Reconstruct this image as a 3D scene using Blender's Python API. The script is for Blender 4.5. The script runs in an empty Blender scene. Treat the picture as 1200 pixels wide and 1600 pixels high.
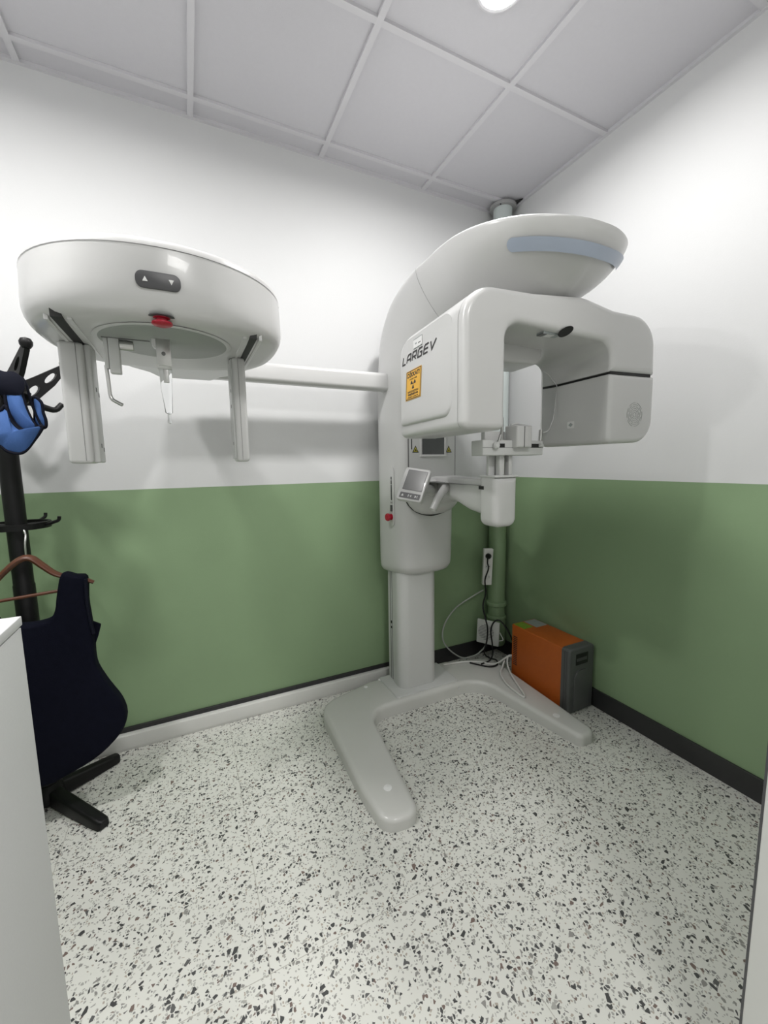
import bpy, bmesh, math, random
from mathutils import Vector, Matrix
random.seed(4)
sc = bpy.context.scene
COL = sc.collection
pi = math.pi

# ------------------------------------------------------------------ camera
CAM = (-1.9192, -2.1771, 1.3302); YAW, PIT, ROL = 0.4451, -0.1181, -0.0166
fwd = Vector((math.sin(YAW)*math.cos(PIT), math.cos(YAW)*math.cos(PIT), math.sin(PIT)))
r0 = Vector((math.cos(YAW), -math.sin(YAW), 0)); u0 = r0.cross(fwd)
rt = r0*math.cos(ROL) + u0*math.sin(ROL); up = u0*math.cos(ROL) - r0*math.sin(ROL)
cd = bpy.data.cameras.new('camera'); co = bpy.data.objects.new('camera', cd); COL.objects.link(co)
m = Matrix((rt, up, -fwd)).transposed().to_4x4(); m.translation = Vector(CAM)
co.matrix_world = m
cd.sensor_fit = 'HORIZONTAL'; cd.sensor_width = 36; cd.lens = 36*635.4/1200; cd.clip_start = .02
sc.camera = co

# ------------------------------------------------------------------ light and exposure
sc.view_settings.view_transform = 'Standard'; sc.view_settings.look = 'None'
sc.view_settings.gamma = 1; sc.view_settings.use_curve_mapping = False
sc.view_settings.exposure = 0.24
W = bpy.data.worlds.new('world'); sc.world = W; W.use_nodes = True
W.node_tree.nodes['Background'].inputs[0].default_value = (.9, .95, 1, 1)
W.node_tree.nodes['Background'].inputs[1].default_value = 0.0
LAMP_POWER = 19.0; LAMP_SPREAD = 172
LAMP_COLOR = (1.0, .985, .965)
H = 2.8754; G = 1.2314; BH = .099
LAMPS = [(-.895, -.985, .88), (-2.108, -1.013, .44), (-2.78, -1.1, .78)]  # first in view; second unseen, set by shadows; third added to light the left
FILL_PANEL = (-1.508, -3.013, 1.25)  # unseen panel added behind the camera as soft front fill

# ------------------------------------------------------------------ materials
def mat(name, col, rough=.5, var=.0, scale=20, metal=0, bump=0, bscale=200, trans=0, emit=None, spec=.5, coat=0):
    M = bpy.data.materials.new(name); M.use_nodes = True
    nt = M.node_tree; b = nt.nodes['Principled BSDF']
    b.inputs['Base Color'].default_value = (*col, 1); b.inputs['Roughness'].default_value = rough
    b.inputs['Metallic'].default_value = metal; b.inputs['Specular IOR Level'].default_value = spec
    b.inputs['Transmission Weight'].default_value = trans; b.inputs['Coat Weight'].default_value = coat
    tc = nt.nodes.new('ShaderNodeTexCoord')
    if var:
        n = nt.nodes.new('ShaderNodeTexNoise'); n.inputs['Scale'].default_value = scale; n.inputs['Detail'].default_value = 4
        nt.links.new(tc.outputs['Object'], n.inputs['Vector'])
        mx = nt.nodes.new('ShaderNodeMix'); mx.data_type = 'RGBA'
        mx.inputs[6].default_value = (*[c*(1-var) for c in col], 1); mx.inputs[7].default_value = (*[min(1, c*(1+var)) for c in col], 1)
        nt.links.new(n.outputs['Fac'], mx.inputs[0]); nt.links.new(mx.outputs[2], b.inputs['Base Color'])
    if bump:
        n = nt.nodes.new('ShaderNodeTexNoise'); n.inputs['Scale'].default_value = bscale; n.inputs['Detail'].default_value = 3
        nt.links.new(tc.outputs['Object'], n.inputs['Vector'])
        bp = nt.nodes.new('ShaderNodeBump'); bp.inputs['Strength'].default_value = bump; bp.inputs['Distance'].default_value = .002
        nt.links.new(n.outputs['Fac'], bp.inputs['Height']); nt.links.new(bp.outputs[0], b.inputs['Normal'])
    if emit:
        b.inputs['Emission Color'].default_value = (*emit[0], 1); b.inputs['Emission Strength'].default_value = emit[1]
    return M

def two_tone(name, low, high, rough=.55):
    M = mat(name, high, rough, bump=.12, bscale=140)
    nt = M.node_tree; b = nt.nodes['Principled BSDF']
    tc = nt.nodes.new('ShaderNodeTexCoord'); sp = nt.nodes.new('ShaderNodeSeparateXYZ')
    nt.links.new(tc.outputs['Object'], sp.inputs[0])
    gt = nt.nodes.new('ShaderNodeMath'); gt.operation = 'GREATER_THAN'; gt.inputs[1].default_value = G
    nt.links.new(sp.outputs['Z'], gt.inputs[0])
    n = nt.nodes.new('ShaderNodeTexNoise'); n.inputs['Scale'].default_value = 2.5; n.inputs['Detail'].default_value = 5
    nt.links.new(tc.outputs['Object'], n.inputs['Vector'])
    lo = nt.nodes.new('ShaderNodeMix'); lo.data_type = 'RGBA'
    lo.inputs[6].default_value = (*[c*.93 for c in low], 1); lo.inputs[7].default_value = (*[c*1.07 for c in low], 1)
    nt.links.new(n.outputs['Fac'], lo.inputs[0])
    mx = nt.nodes.new('ShaderNodeMix'); mx.data_type = 'RGBA'; mx.inputs[7].default_value = (*high, 1)
    nt.links.new(gt.outputs[0], mx.inputs[0]); nt.links.new(lo.outputs[2], mx.inputs[6]); nt.links.new(mx.outputs[2], b.inputs['Base Color'])
    return M

def terrazzo():
    M = bpy.data.materials.new('terrazzo'); M.use_nodes = True
    nt = M.node_tree; N = nt.nodes; L = nt.links; b = N['Principled BSDF']
    tc = N.new('ShaderNodeTexCoord'); P = tc.outputs['Object']
    def math_(op, a, v=None, v2=None):
        n = N.new('ShaderNodeMath'); n.operation = op
        for i, q in enumerate((a, v, v2)):
            if q is None: continue
            if isinstance(q, (int, float)): n.inputs[i].default_value = q
            else: L.new(q, n.inputs[i])
        return n.outputs[0]
    def mix(f, a, c):
        n = N.new('ShaderNodeMix'); n.data_type = 'RGBA'
        for i, q in ((0, f), (6, a), (7, c)):
            if isinstance(q, tuple): n.inputs[i].default_value = (*q, 1)
            elif isinstance(q, (int, float)): n.inputs[i].default_value = q
            else: L.new(q, n.inputs[i])
        return n.outputs[2]
    # tile seams (0.6 m slabs); each slab gets its own cast of chips
    sp = N.new('ShaderNodeSeparateXYZ'); L.new(P, sp.inputs[0])
    fx = math_('DIVIDE', math_('ADD', sp.outputs['X'], .01), .6); fy = math_('DIVIDE', math_('ADD', sp.outputs['Y'], .008), .6)
    ix = math_('FLOOR', fx); iy = math_('FLOOR', fy)
    def edge(f):
        g = math_('FRACT', f); return math_('MINIMUM', g, math_('SUBTRACT', 1, g))
    seam = math_('LESS_THAN', math_('MINIMUM', edge(fx), edge(fy)), .0017)
    cb = N.new('ShaderNodeCombineXYZ'); L.new(math_('MULTIPLY', ix, 3.7), cb.inputs[0]); L.new(math_('MULTIPLY', iy, 5.3), cb.inputs[1])
    ad = N.new('ShaderNodeVectorMath'); ad.operation = 'ADD'; L.new(P, ad.inputs[0]); L.new(cb.outputs[0], ad.inputs[1])
    wn = N.new('ShaderNodeTexNoise'); wn.inputs['Scale'].default_value = 45; wn.inputs['Detail'].default_value = 2; L.new(P, wn.inputs['Vector'])
    sb = N.new('ShaderNodeVectorMath'); sb.operation = 'SUBTRACT'; L.new(wn.outputs['Color'], sb.inputs[0]); sb.inputs[1].default_value = (.5, .5, .5)
    sl = N.new('ShaderNodeVectorMath'); sl.operation = 'SCALE'; L.new(sb.outputs[0], sl.inputs[0]); sl.inputs['Scale'].default_value = .008
    wp = N.new('ShaderNodeVectorMath'); wp.operation = 'ADD'; L.new(ad.outputs[0], wp.inputs[0]); L.new(sl.outputs[0], wp.inputs[1])
    big = N.new('ShaderNodeTexNoise'); big.inputs['Scale'].default_value = 3.0; big.inputs['Detail'].default_value = 3; L.new(P, big.inputs['Vector'])
    col = mix(big.outputs['Fac'], (.63, .635, .59), (.74, .74, .70))
    def chips(scale, offs, pick, shrink, cols, base):
        of = N.new('ShaderNodeVectorMath'); of.operation = 'ADD'; L.new(wp.outputs[0], of.inputs[0]); of.inputs[1].default_value = offs
        v1 = N.new('ShaderNodeTexVoronoi'); v1.voronoi_dimensions = '2D'; v1.feature = 'F1'; v1.inputs['Scale'].default_value = scale
        v2 = N.new('ShaderNodeTexVoronoi'); v2.voronoi_dimensions = '2D'; v2.feature = 'DISTANCE_TO_EDGE'; v2.inputs['Scale'].default_value = scale
        L.new(of.outputs[0], v1.inputs['Vector']); L.new(of.outputs[0], v2.inputs['Vector'])
        s3 = N.new('ShaderNodeSeparateColor'); L.new(v1.outputs['Color'], s3.inputs[0])
        sel = math_('LESS_THAN', s3.outputs[0], pick)
        thr = math_('ADD', math_('MULTIPLY', s3.outputs[1], .16), shrink)
        ins = math_('GREATER_THAN', v2.outputs['Distance'], thr)
        rp = N.new('ShaderNodeValToRGB'); rp.color_ramp.interpolation = 'CONSTANT'
        el = rp.color_ramp.elements
        for i, (p_, c) in enumerate(cols):
            e = el[i] if i < 2 else el.new(p_)
            e.position = p_; e.color = (*c, 1)
        L.new(s3.outputs[2], rp.inputs[0])
        return mix(math_('MULTIPLY', sel, ins), base, rp.outputs[0])
    dark = [(0, (.055, .056, .056)), (.45, (.10, .10, .10)), (.62, (.26, .255, .24)), (.78, (.38, .375, .35)), (.9, (.17, .125, .11))]
    pale = [(0, (.36, .36, .34)), (.4, (.45, .45, .42)), (.7, (.24, .24, .235)), (.85, (.40, .36, .31))]
    col = chips(140, (3, 1, 0), .34, .11, pale, col)
    col = chips(105, (1.3, 7.7, 0), .22, .10, dark, col)
    col = chips(66, (9.1, 2.2, 0), .12, .14, dark, col)
    col = mix(seam, col, (.44, .43, .39))
    L.new(col, b.inputs['Base Color']); b.inputs['Roughness'].default_value = .32
    return M

WHITE = (.665, .67, .675)
GREEN = (.237, .342, .194)
m_wall = two_tone('wall_paint', GREEN, WHITE)
m_pipe = two_tone('pipe_paint', (.215, .31, .176), (.60, .66, .65), .45)
m_floor = terrazzo()
m_ceil = mat('ceiling_tile', (.58, .573, .605), .8, .02, 60, bump=.2, bscale=300)
m_tee = mat('ceiling_grid_white', (.62, .613, .64), .5, .02)
m_plainwall = mat('plain_white_paint', (.76, .76, .75), .6, .02, 3)
m_base = mat('charcoal_skirting', (.022, .022, .023), .5, .15, 8)
m_pl = mat('white_plastic', (.57, .57, .567), .28, .015, 6, coat=.15)
m_pl2 = mat('grey_white_plastic', (.57, .575, .57), .32, .015, 6)
m_bs = mat('base_enamel', (.60, .60, .58), .26, .03, 10, coat=.15)
m_under = mat('grey_green_insert', (.30, .32, .30), .4, .03)
m_seam = mat('seam_grey', (.16, .16, .16), .6, .05)
m_black = mat('black_void', (.008, .008, .008), .6, .1)
m_blk_pl = mat('black_plastic', (.005, .005, .0055), .45, .1, 30, spec=.3)
m_dgrey = mat('dark_grey_plastic', (.07, .07, .075), .4, .05)
m_red = mat('red_plastic', (.42, .008, .03), .35, .05)
m_blue_strip = mat('frosted_blue_strip', (.36, .41, .50), .3, .02)
m_metal = mat('brushed_steel', (.55, .55, .54), .3, .05, 80, metal=1)
m_clear = mat('clear_acrylic', (.97, .98, .98), .03, trans=1)
m_clear.node_tree.nodes['Principled BSDF'].inputs['IOR'].default_value = 1.12
m_glassdark = mat('dark_screen', (.09, .095, .095), .15, .05)
m_screen = mat('grey_screen', (.16, .16, .16), .2, .1, 5)
m_yel = mat('yellow_sticker', (.80, .44, .045), .5, .04)
m_ink = mat('black_ink', (.012, .010, .012), .5, .1)
m_dyel = mat('triangle_yellow', (.42, .38, .05), .5, .05)
m_wlabel = mat('white_label', (.78, .78, .78), .5, .02)
m_glabel = mat('grey_label', (.33, .36, .36), .45, .15, 40)
m_grnlabel = mat('green_label', (.20, .36, .03), .45, .2, 60)
m_cab = mat('white_melamine', (.62, .62, .63), .5, .04, 260)
m_orange = mat('orange_enamel', (.52, .115, .012), .5, .06, 60, bump=.1, bscale=400)
m_upsgrey = mat('grey_front_plastic', (.095, .10, .10), .45, .05)
m_navy = mat('navy_cloth', (.0035, .0042, .0110), .8, .2, 40, bump=.3, bscale=500, spec=.1)
m_blue = mat('blue_cloth', (.060, .135, .36), .7, .12, 12, bump=.3, bscale=500, spec=.25)
m_bind = mat('dark_binding', (.006, .007, .015), .75, .1, spec=.15)
m_wood = mat('brown_wood', (.10, .032, .013), .4, .2, 25)
m_cabw = mat('white_cable', (.68, .68, .66), .4, .03)
m_cabg = mat('grey_cable', (.40, .42, .40), .45, .03)
m_fan = mat('fan_plastic', (.60, .61, .59), .4, .03)
m_lens = mat('lamp_lens', (1, 1, 1), .5, emit=((1, .985, .97), 14))
m_lens2 = mat('fill_panel_lens', (.9, .9, .9), .5, emit=((1, .985, .97), 1.5))
m_galv = mat('grey_flange', (.34, .34, .34), .5, .1)

# ------------------------------------------------------------------ object helpers
def link(name, me, mt, parent=None, smooth=False, angle=None):
    o = bpy.data.objects.new(name, me); COL.objects.link(o)
    if mt is not None: me.materials.append(mt)
    if smooth:
        for f in me.polygons: f.use_smooth = True
        if angle:
            try: me.set_sharp_from_angle(angle=math.radians(angle))
            except Exception: pass
    if parent is not None:
        o.parent = parent
        if parent.type == 'EMPTY': o.matrix_parent_inverse = Matrix.Translation(-Vector(parent.location))
    return o

def pyd(name, v, f, mt, parent=None, smooth=False, angle=40):
    me = bpy.data.meshes.new(name); me.from_pydata([tuple(q) for q in v], [], f); me.update()
    bm = bmesh.new(); bm.from_mesh(me); bmesh.ops.recalc_face_normals(bm, faces=bm.faces); bm.to_mesh(me); bm.free()
    return link(name, me, mt, parent, smooth, angle)

def frombm(name, bm, mt, parent=None, smooth=True, angle=40):
    bmesh.ops.recalc_face_normals(bm, faces=bm.faces)
    me = bpy.data.meshes.new(name); bm.to_mesh(me); bm.free()
    return link(name, me, mt, parent, smooth, angle)

def thing(name, label, cat, loc, group=None):
    o = bpy.data.objects.new(name, None); COL.objects.link(o); o.location = loc; o.empty_display_size = .05
    o['label'] = label; o['category'] = cat
    if group: o['group'] = group
    return o

def tag(o, label, cat, group=None):
    o['label'] = label; o['category'] = cat
    if group: o['group'] = group
    return o

def struct(o):
    o['kind'] = 'structure'; return o

def box_bm(bm, a, b, bev=0, seg=3, M=None):
    r = bmesh.ops.create_cube(bm, size=1)
    vs = r['verts']
    for v in vs:
        v.co = Vector((a[i] + (v.co[i]+.5)*(b[i]-a[i]) for i in range(3)))
    if bev:
        es = list({e for v in vs for e in v.link_edges})
        rr = bmesh.ops.bevel(bm, geom=es, offset=bev, segments=seg, affect='EDGES', profile=.5)
        vs = list({v for f in rr['faces'] for v in f.verts} | {v for v in vs if v.is_valid})
    if M is not None:
        bmesh.ops.transform(bm, matrix=M, verts=[v for v in vs if v.is_valid])
    return vs

def box(name, a, b, mt, parent=None, bev=0, seg=3, M=None):
    a2 = [min(a[i], b[i]) for i in range(3)]; b2 = [max(a[i], b[i]) for i in range(3)]
    bm = bmesh.new(); box_bm(bm, a2, b2, bev, seg)
    if M is not None: bmesh.ops.transform(bm, matrix=M, verts=bm.verts)
    return frombm(name, bm, mt, parent, bev > 0)

def boxes(name, lst, mt, parent=None, bev=0):
    bm = bmesh.new()
    for a, b in lst:
        box_bm(bm, [min(a[i], b[i]) for i in range(3)], [max(a[i], b[i]) for i in range(3)], bev)
    return frombm(name, bm, mt, parent, bev > 0)

def pieces(name, lst, mt, parent=None, bev=0):
    return [box(name, a, b, mt, parent, bev) for a, b in lst]

def loft_data(rings, cap0=True, cap1=True, closed=True, v=None, f=None):
    v = [] if v is None else v; f = [] if f is None else f
    o = len(v); n = len(rings[0])
    for r in rings: v += [tuple(q) for q in r]
    for i in range(len(rings)-1):
        for j in range(n if closed else n-1):
            k = (j+1) % n
            f.append((o+i*n+j, o+i*n+k, o+(i+1)*n+k, o+(i+1)*n+j))
    if cap0: f.append(tuple(o+j for j in range(n))[::-1])
    if cap1: f.append(tuple(o+(len(rings)-1)*n+j for j in range(n)))
    return v, f

def loft(name, rings, mt, parent=None, angle=40, cap0=True, cap1=True, closed=True):
    v, f = loft_data(rings, cap0, cap1, closed)
    return pyd(name, v, f, mt, parent, True, angle)

def catmull(pts, n=8, closed=False):
    P = [Vector(p) for p in pts]; out = []
    L = len(P)
    rng = L if closed else L-1
    for i in range(rng):
        a = P[(i-1) % L] if closed or i > 0 else P[0]*2-P[1]
        b = P[i]; c = P[(i+1) % L]
        d = P[(i+2) % L] if closed or i+2 < L else P[-1]*2-P[-2]
        for k in range(n):
            t = k/n
            out.append(.5*((2*b)+(c-a)*t+(2*a-5*b+4*c-d)*t*t+(3*b-a-3*c+d)*t**3))
    if not closed: out.append(P[-1])
    return out

def tube_rings(pts, rad, seg=10, ell=None):
    P = [Vector(p) for p in pts]; rings = []
    t0 = (P[1]-P[0]).normalized()
    nrm = t0.cross(Vector((0, 0, 1)))
    if nrm.length < .05: nrm = t0.cross(Vector((1, 0, 0)))
    nrm.normalize()
    for i, p in enumerate(P):
        t = (P[min(i+1, len(P)-1)]-P[max(i-1, 0)]).normalized()
        nrm = (nrm-t*nrm.dot(t)).normalized(); bn = t.cross(nrm)
        r = rad[i] if isinstance(rad, (list, tuple)) else rad
        e = ell or 1
        rings.append([p+nrm*(r*math.cos(2*pi*k/seg))+bn*(r*e*math.sin(2*pi*k/seg)) for k in range(seg)])
    return rings

def tube(name, pts, rad, mt, parent=None, seg=10, n=8, smooth=True, ell=None):
    P = catmull(pts, n) if smooth else pts
    if isinstance(rad, (list, tuple)) and smooth:
        q = catmull([(r, 0, 0) for r in rad], n); rad = [a.x for a in q]
    return loft(name, tube_rings(P, rad, seg, ell), mt, parent, 50)

def lathe(name, prof, center, mt, parent=None, seg=32, axis='Z', angle=35, M=None):
    rings = []
    for r, h in prof:
        ring = []
        for k in range(seg):
            c, s = r*math.cos(2*pi*k/seg), r*math.sin(2*pi*k/seg)
            q = {'Z': (c, s, h), 'X': (h, c, s), 'Y': (c, h, s)}[axis]
            q = Vector(q)
            if M is not None: q = M @ q
            ring.append(q+Vector(center))
        rings.append(ring)
    return loft(name, rings, mt, parent, angle)

class Outline(list):
    pass

def fillet(pts, seg=8):
    """pts: (u, v, radius) polygon -> rounded outline of 2-D points"""
    out = Outline(); n = len(pts); out.spec = pts; out.seg = seg
    for i in range(n):
        p = Vector(pts[i][:2]); r = pts[i][2]
        a = Vector(pts[i-1][:2]); b = Vector(pts[(i+1) % n][:2])
        if r <= 1e-6: out += [p.copy() for _ in range(seg+1 if pts[i][2] == 0 and len(pts[i]) > 3 else 1)]; continue
        d1 = (a-p).normalized(); d2 = (b-p).normalized()
        ang = d1.angle(d2); t = min(r/math.tan(ang/2), (a-p).length*.49, (b-p).length*.49)
        r2 = t*math.tan(ang/2); c = p+(d1+d2).normalized()*(r2/math.sin(ang/2))
        s = p+d1*t; e = p+d2*t
        a1 = math.atan2(s.y-c.y, s.x-c.x); a2 = math.atan2(e.y-c.y, e.x-c.x)
        da = (a2-a1+pi) % (2*pi)-pi
        for k in range(seg+1):
            q = a1+da*k/seg; out.append(c+Vector((math.cos(q), math.sin(q)))*r2)
    return out

def inset(poly, d):
    if hasattr(poly, 'spec'):
        P = [Vector(q[:2]) for q in poly.spec]; n = len(P)
        A = sum(P[i-1].x*P[i].y-P[i].x*P[i-1].y for i in range(n)); sg = 1 if A > 0 else -1
        new = []
        for i in range(n):
            e1 = (P[i]-P[i-1]).normalized(); e2 = (P[(i+1) % n]-P[i]).normalized()
            n1 = Vector((-e1.y, e1.x))*sg; n2 = Vector((-e2.y, e2.x))*sg
            nn = (n1+n2).normalized(); q = P[i]+nn*(d/max(.2, nn.dot(n1)))
            convex = (e1.x*e2.y-e1.y*e2.x)*sg > 0
            r = poly.spec[i][2]
            if r > 1e-6: new.append((q.x, q.y, max(2e-5, r-d if convex else r+d)))
            else: new.append((q.x, q.y, 0))
        return fillet(new, poly.seg)
    n = len(poly); A = sum(poly[i-1].x*poly[i].y-poly[i].x*poly[i-1].y for i in range(n))
    sg = 1 if A > 0 else -1; out = []
    for i in range(n):
        e1 = (poly[i]-poly[i-1]); e2 = (poly[(i+1) % n]-poly[i])
        if e1.length < 1e-7: e1 = poly[i-1]-poly[i-2]
        if e2.length < 1e-7: e2 = poly[(i+2) % n]-poly[(i+1) % n]
        e1.normalize(); e2.normalize()
        n1 = Vector((-e1.y, e1.x))*sg; n2 = Vector((-e2.y, e2.x))*sg
        nn = (n1+n2)
        if nn.length < 1e-6: nn = n1
        nn.normalize(); c = max(.5, nn.dot(n1))
        out.append(poly[i]+nn*(d/c))
    return out

def prism(name, poly, d0, d1, mt, parent=None, r0_=0, r1_=0, seg=4, fn=None, angle=35, zmod=None):
    """extrude the 2-D outline from depth d0 to d1, edges rounded; fn(u,v,d) -> point"""
    rings = []
    sgn = 1 if d1 > d0 else -1
    if r0_:
        for k in range(seg):
            a = pi/2*k/seg
            rings.append((inset(poly, r0_*(1-math.sin(a))), d0+sgn*r0_*(1-math.cos(a))))
        rings.append((poly, d0+sgn*r0_))
    else: rings.append((poly, d0))
    if r1_:
        rings.append((poly, d1-sgn*r1_))
        for k in range(1, seg+1):
            a = pi/2*k/seg
            rings.append((inset(poly, r1_*(1-math.cos(a))), d1-sgn*r1_*(1-math.sin(a))))
    else: rings.append((poly, d1))
    R = [[fn(q.x, q.y, d) for q in pl] for pl, d in rings]
    return loft(name, R, mt, parent, angle)

XZ = lambda u, v, d: Vector((u, d, v))       # outline in x-z, depth along y
YZ = lambda u, v, d: Vector((d, u, v))
XY = lambda u, v, d: Vector((u, v, d))

def frame(origin, ux, uy):
    """local (a, b, c) -> world with a along ux, b along uy, c along the normal"""
    ux = Vector(ux).normalized(); uy = Vector(uy).normalized(); nz = ux.cross(uy).normalized()
    M = Matrix((ux, uy, nz)).transposed().to_4x4(); M.translation = Vector(origin)
    return M

def plate(name, poly, th, M, mt, parent=None, r=0):
    """flat outline of its own thickness on the local frame M"""
    return prism(name, [Vector(p) for p in poly], 0, th, mt, parent, 0, r, 3, lambda u, v, d: M @ Vector((u, v, d)))

def rect(w, h, cx=0, cy=0, r=0):
    return fillet([(cx-w/2, cy-h/2, r), (cx+w/2, cy-h/2, r), (cx+w/2, cy+h/2, r), (cx-w/2, cy+h/2, r)], 5)

def text(name, body, size, M, mt, parent, width=None, th=.0004, bold=0):
    cu = bpy.data.curves.new(name, 'FONT'); cu.body = body; cu.size = size; cu.align_x = 'CENTER'; cu.align_y = 'CENTER'
    cu.extrude = th; cu.offset = bold; cu.resolution_u = 3
    t = bpy.data.objects.new(name+'_tmp', cu); COL.objects.link(t)
    me = bpy.data.meshes.new_from_object(t.evaluated_get(bpy.context.evaluated_depsgraph_get()))
    bpy.data.objects.remove(t); bpy.data.curves.remove(cu)
    if len(me.vertices) == 0: return None
    xs = [v.co.x for v in me.vertices]; w = max(xs)-min(xs)
    S = Matrix.Diagonal(((width/w) if width else 1, 1, 1, 1))
    me.transform(M @ S)
    return link(name, me, mt, parent)

def joined(name, objs, parent):
    """merge freshly built pieces of one part into one mesh"""
    bm = bmesh.new(); mats = []
    for o in objs:
        me = o.data; mtr = me.materials[0]
        if mtr not in mats: mats.append(mtr)
        n0 = len(bm.faces); bm.from_mesh(me); bm.faces.ensure_lookup_table()
        for f in bm.faces[n0:]: f.material_index = mats.index(mtr)
    for o in objs:
        me = o.data; bpy.data.objects.remove(o); bpy.data.meshes.remove(me)
    me = bpy.data.meshes.new(name); bm.to_mesh(me); bm.free()
    o = link(name, me, None, parent)
    for q in mats: me.materials.append(q)
    return o

def separate(name, objs, parent):
    for o in objs: o.name = name; o.data.name = name; o.parent = parent
    return objs

def ribbon(polys, w, name, M, mt, parent, th=.0006):
    """flat strokes of width w along local 2-D polylines, mitred"""
    v, f = [], []
    for pl in polys:
        P = [Vector(p) for p in pl]; Ls, Rs = [], []
        for i, p in enumerate(P):
            d1 = (P[i]-P[i-1]).normalized() if i else (P[1]-P[0]).normalized()
            d2 = (P[i+1]-P[i]).normalized() if i < len(P)-1 else d1
            nn = Vector((-(d1+d2).y, (d1+d2).x)).normalized(); c = max(.45, nn.dot(Vector((-d1.y, d1.x))))
            Ls.append(p+nn*(w/2/c)); Rs.append(p-nn*(w/2/c))
        rings = []
        for a, b in zip(Ls, Rs):
            rings.append([M @ Vector((a.x, a.y, 0)), M @ Vector((a.x, a.y, th)), M @ Vector((b.x, b.y, th)), M @ Vector((b.x, b.y, 0))])
        loft_data(rings, v=v, f=f)
    return pyd(name, v, f, mt, parent)

# ================================================================== THE ROOM
XL, YF = -3.05, -4.2
struct(box('floor', (XL-.1, YF-.1, -.12), (.1, .1, 0), m_floor))
struct(box('wall_back', (XL-.1, 0, 0), (0, .1, H+.05), m_wall))
struct(box('wall_right', (0, YF-.1, 0), (.1, .1, H+.05), m_wall))
struct(box('wall_left', (XL-.1, YF-.1, 0), (XL, 0, H+.05), m_wall))
struct(box('wall_corridor', (XL, YF-.1, 0), (0, YF, H+.05), m_plainwall))
struct(box('wall_front', (-.9, -2.0, 0), (0, -1.9, H), m_plainwall))
cl = struct(box('ceiling', (XL-.1, YF-.1, H+.012), (.1, .1, H+.12), m_ceil))
GX = [-.608-.6*k for k in range(-0, 5)]; GY = [-.1133-.6*k for k in range(0, 7)]
bars = [((x-.012, YF, H), (x+.012, 0, H+.013)) for x in GX]
bars += [((XL, y-.012, H+.0004), (0, y+.012, H+.013)) for y in GY]
bars += [((XL, -.016, H-.002), (0, 0, H+.013)), ((-.016, YF, H-.002), (0, 0, H+.013))]
struct(boxes('ceiling_grid', bars, m_tee, cl))
hole = prism('tile_gap_dark', [Vector(q) for q in ((-.052, -.15), (-.024, -.19), (-.024, -.125))], H-.0015, H+.004, m_black, cl, fn=XY)  # black wedge painted for the dark inside a tile gap; no opening cut
struct(hole)
struct(box('baseboard_back', (XL, -.012, 0), (-.012, 0, BH), m_base, bev=.002))
struct(box('baseboard_right', (-.012, -1.9, 0), (0, -.0121, BH), m_base, bev=.002))
# door jamb the photographer looks past, at the right edge of the frame
jamb = struct(box('trim_1', (-1.0, -2.03, 0), (-.9, -1.8605, H), m_plainwall, bev=.003))
struct(box('jamb_seal', (-.9985, -1.8610, 0), (-.9905, -1.8565, H), m_dgrey, jamb))

# ================================================================== CEILING LAMPS
for i, (x, y, k) in enumerate(LAMPS):
    txt = ['round ceiling downlight above the scanner near the right wall', 'unseen round ceiling downlight above the skull scanning head, set by the shadows',
           'unseen round ceiling downlight added above the coat rack to light from the left'][i]
    L = thing('ceiling_light', txt, 'ceiling light', (x, y, H), 'ceiling downlights')
    lathe('rim', [(.078, H+.011), (.086, H+.004), (.086, H-.004), (.078, H-.008), (.071, H-.006), (.071, H+.011)], (x, y, 0), m_tee, L)
    lathe('diffuser', [(.0705, H+.010), (.0705, H-.004), (.05, H-.007), (.001, H-.008)], (x, y, 0), m_lens, L)
    ld = bpy.data.lights.new('downlight', 'AREA'); ld.shape = 'DISK'; ld.size = .15; ld.energy = LAMP_POWER*k; ld.color = LAMP_COLOR; ld.spread = math.radians(LAMP_SPREAD)
    lo = bpy.data.objects.new('downlight', ld); COL.objects.link(lo); lo.location = (x, y, H-.012)
    lo.parent = L; lo.matrix_parent_inverse = Matrix.Translation(-Vector(L.location))

x, y, k = FILL_PANEL
L = thing('fill_panel_light', 'square white ceiling light panel added unseen in the corridor as front fill', 'ceiling light', (x, y, H))
boxes('panel_frame', [((x-.30, y-.30, H-.012), (x+.30, y-.28, H)), ((x-.30, y+.28, H-.012), (x+.30, y+.30, H)), ((x-.30, y-.28, H-.012), (x-.28, y+.28, H)), ((x+.28, y-.28, H-.012), (x+.30, y+.28, H))], m_tee, L)
box('panel_diffuser', (x-.28, y-.28, H-.006), (x+.28, y+.28, H), m_lens2, L)
ld = bpy.data.lights.new('panel', 'AREA'); ld.shape = 'SQUARE'; ld.size = .55; ld.energy = LAMP_POWER*k; ld.color = LAMP_COLOR
lo = bpy.data.objects.new('fill_panel_lamp', ld); COL.objects.link(lo); lo.location = (x, y, H-.014)
lo.parent = L; lo.matrix_parent_inverse = Matrix.Translation(-Vector(L.location))

# ================================================================== THE SCANNER
S = thing('dental_xray_machine', 'white panoramic dental x-ray machine with column, overhead arm and skull head', 'x-ray machine', (-.81, -.35, 0))
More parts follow.
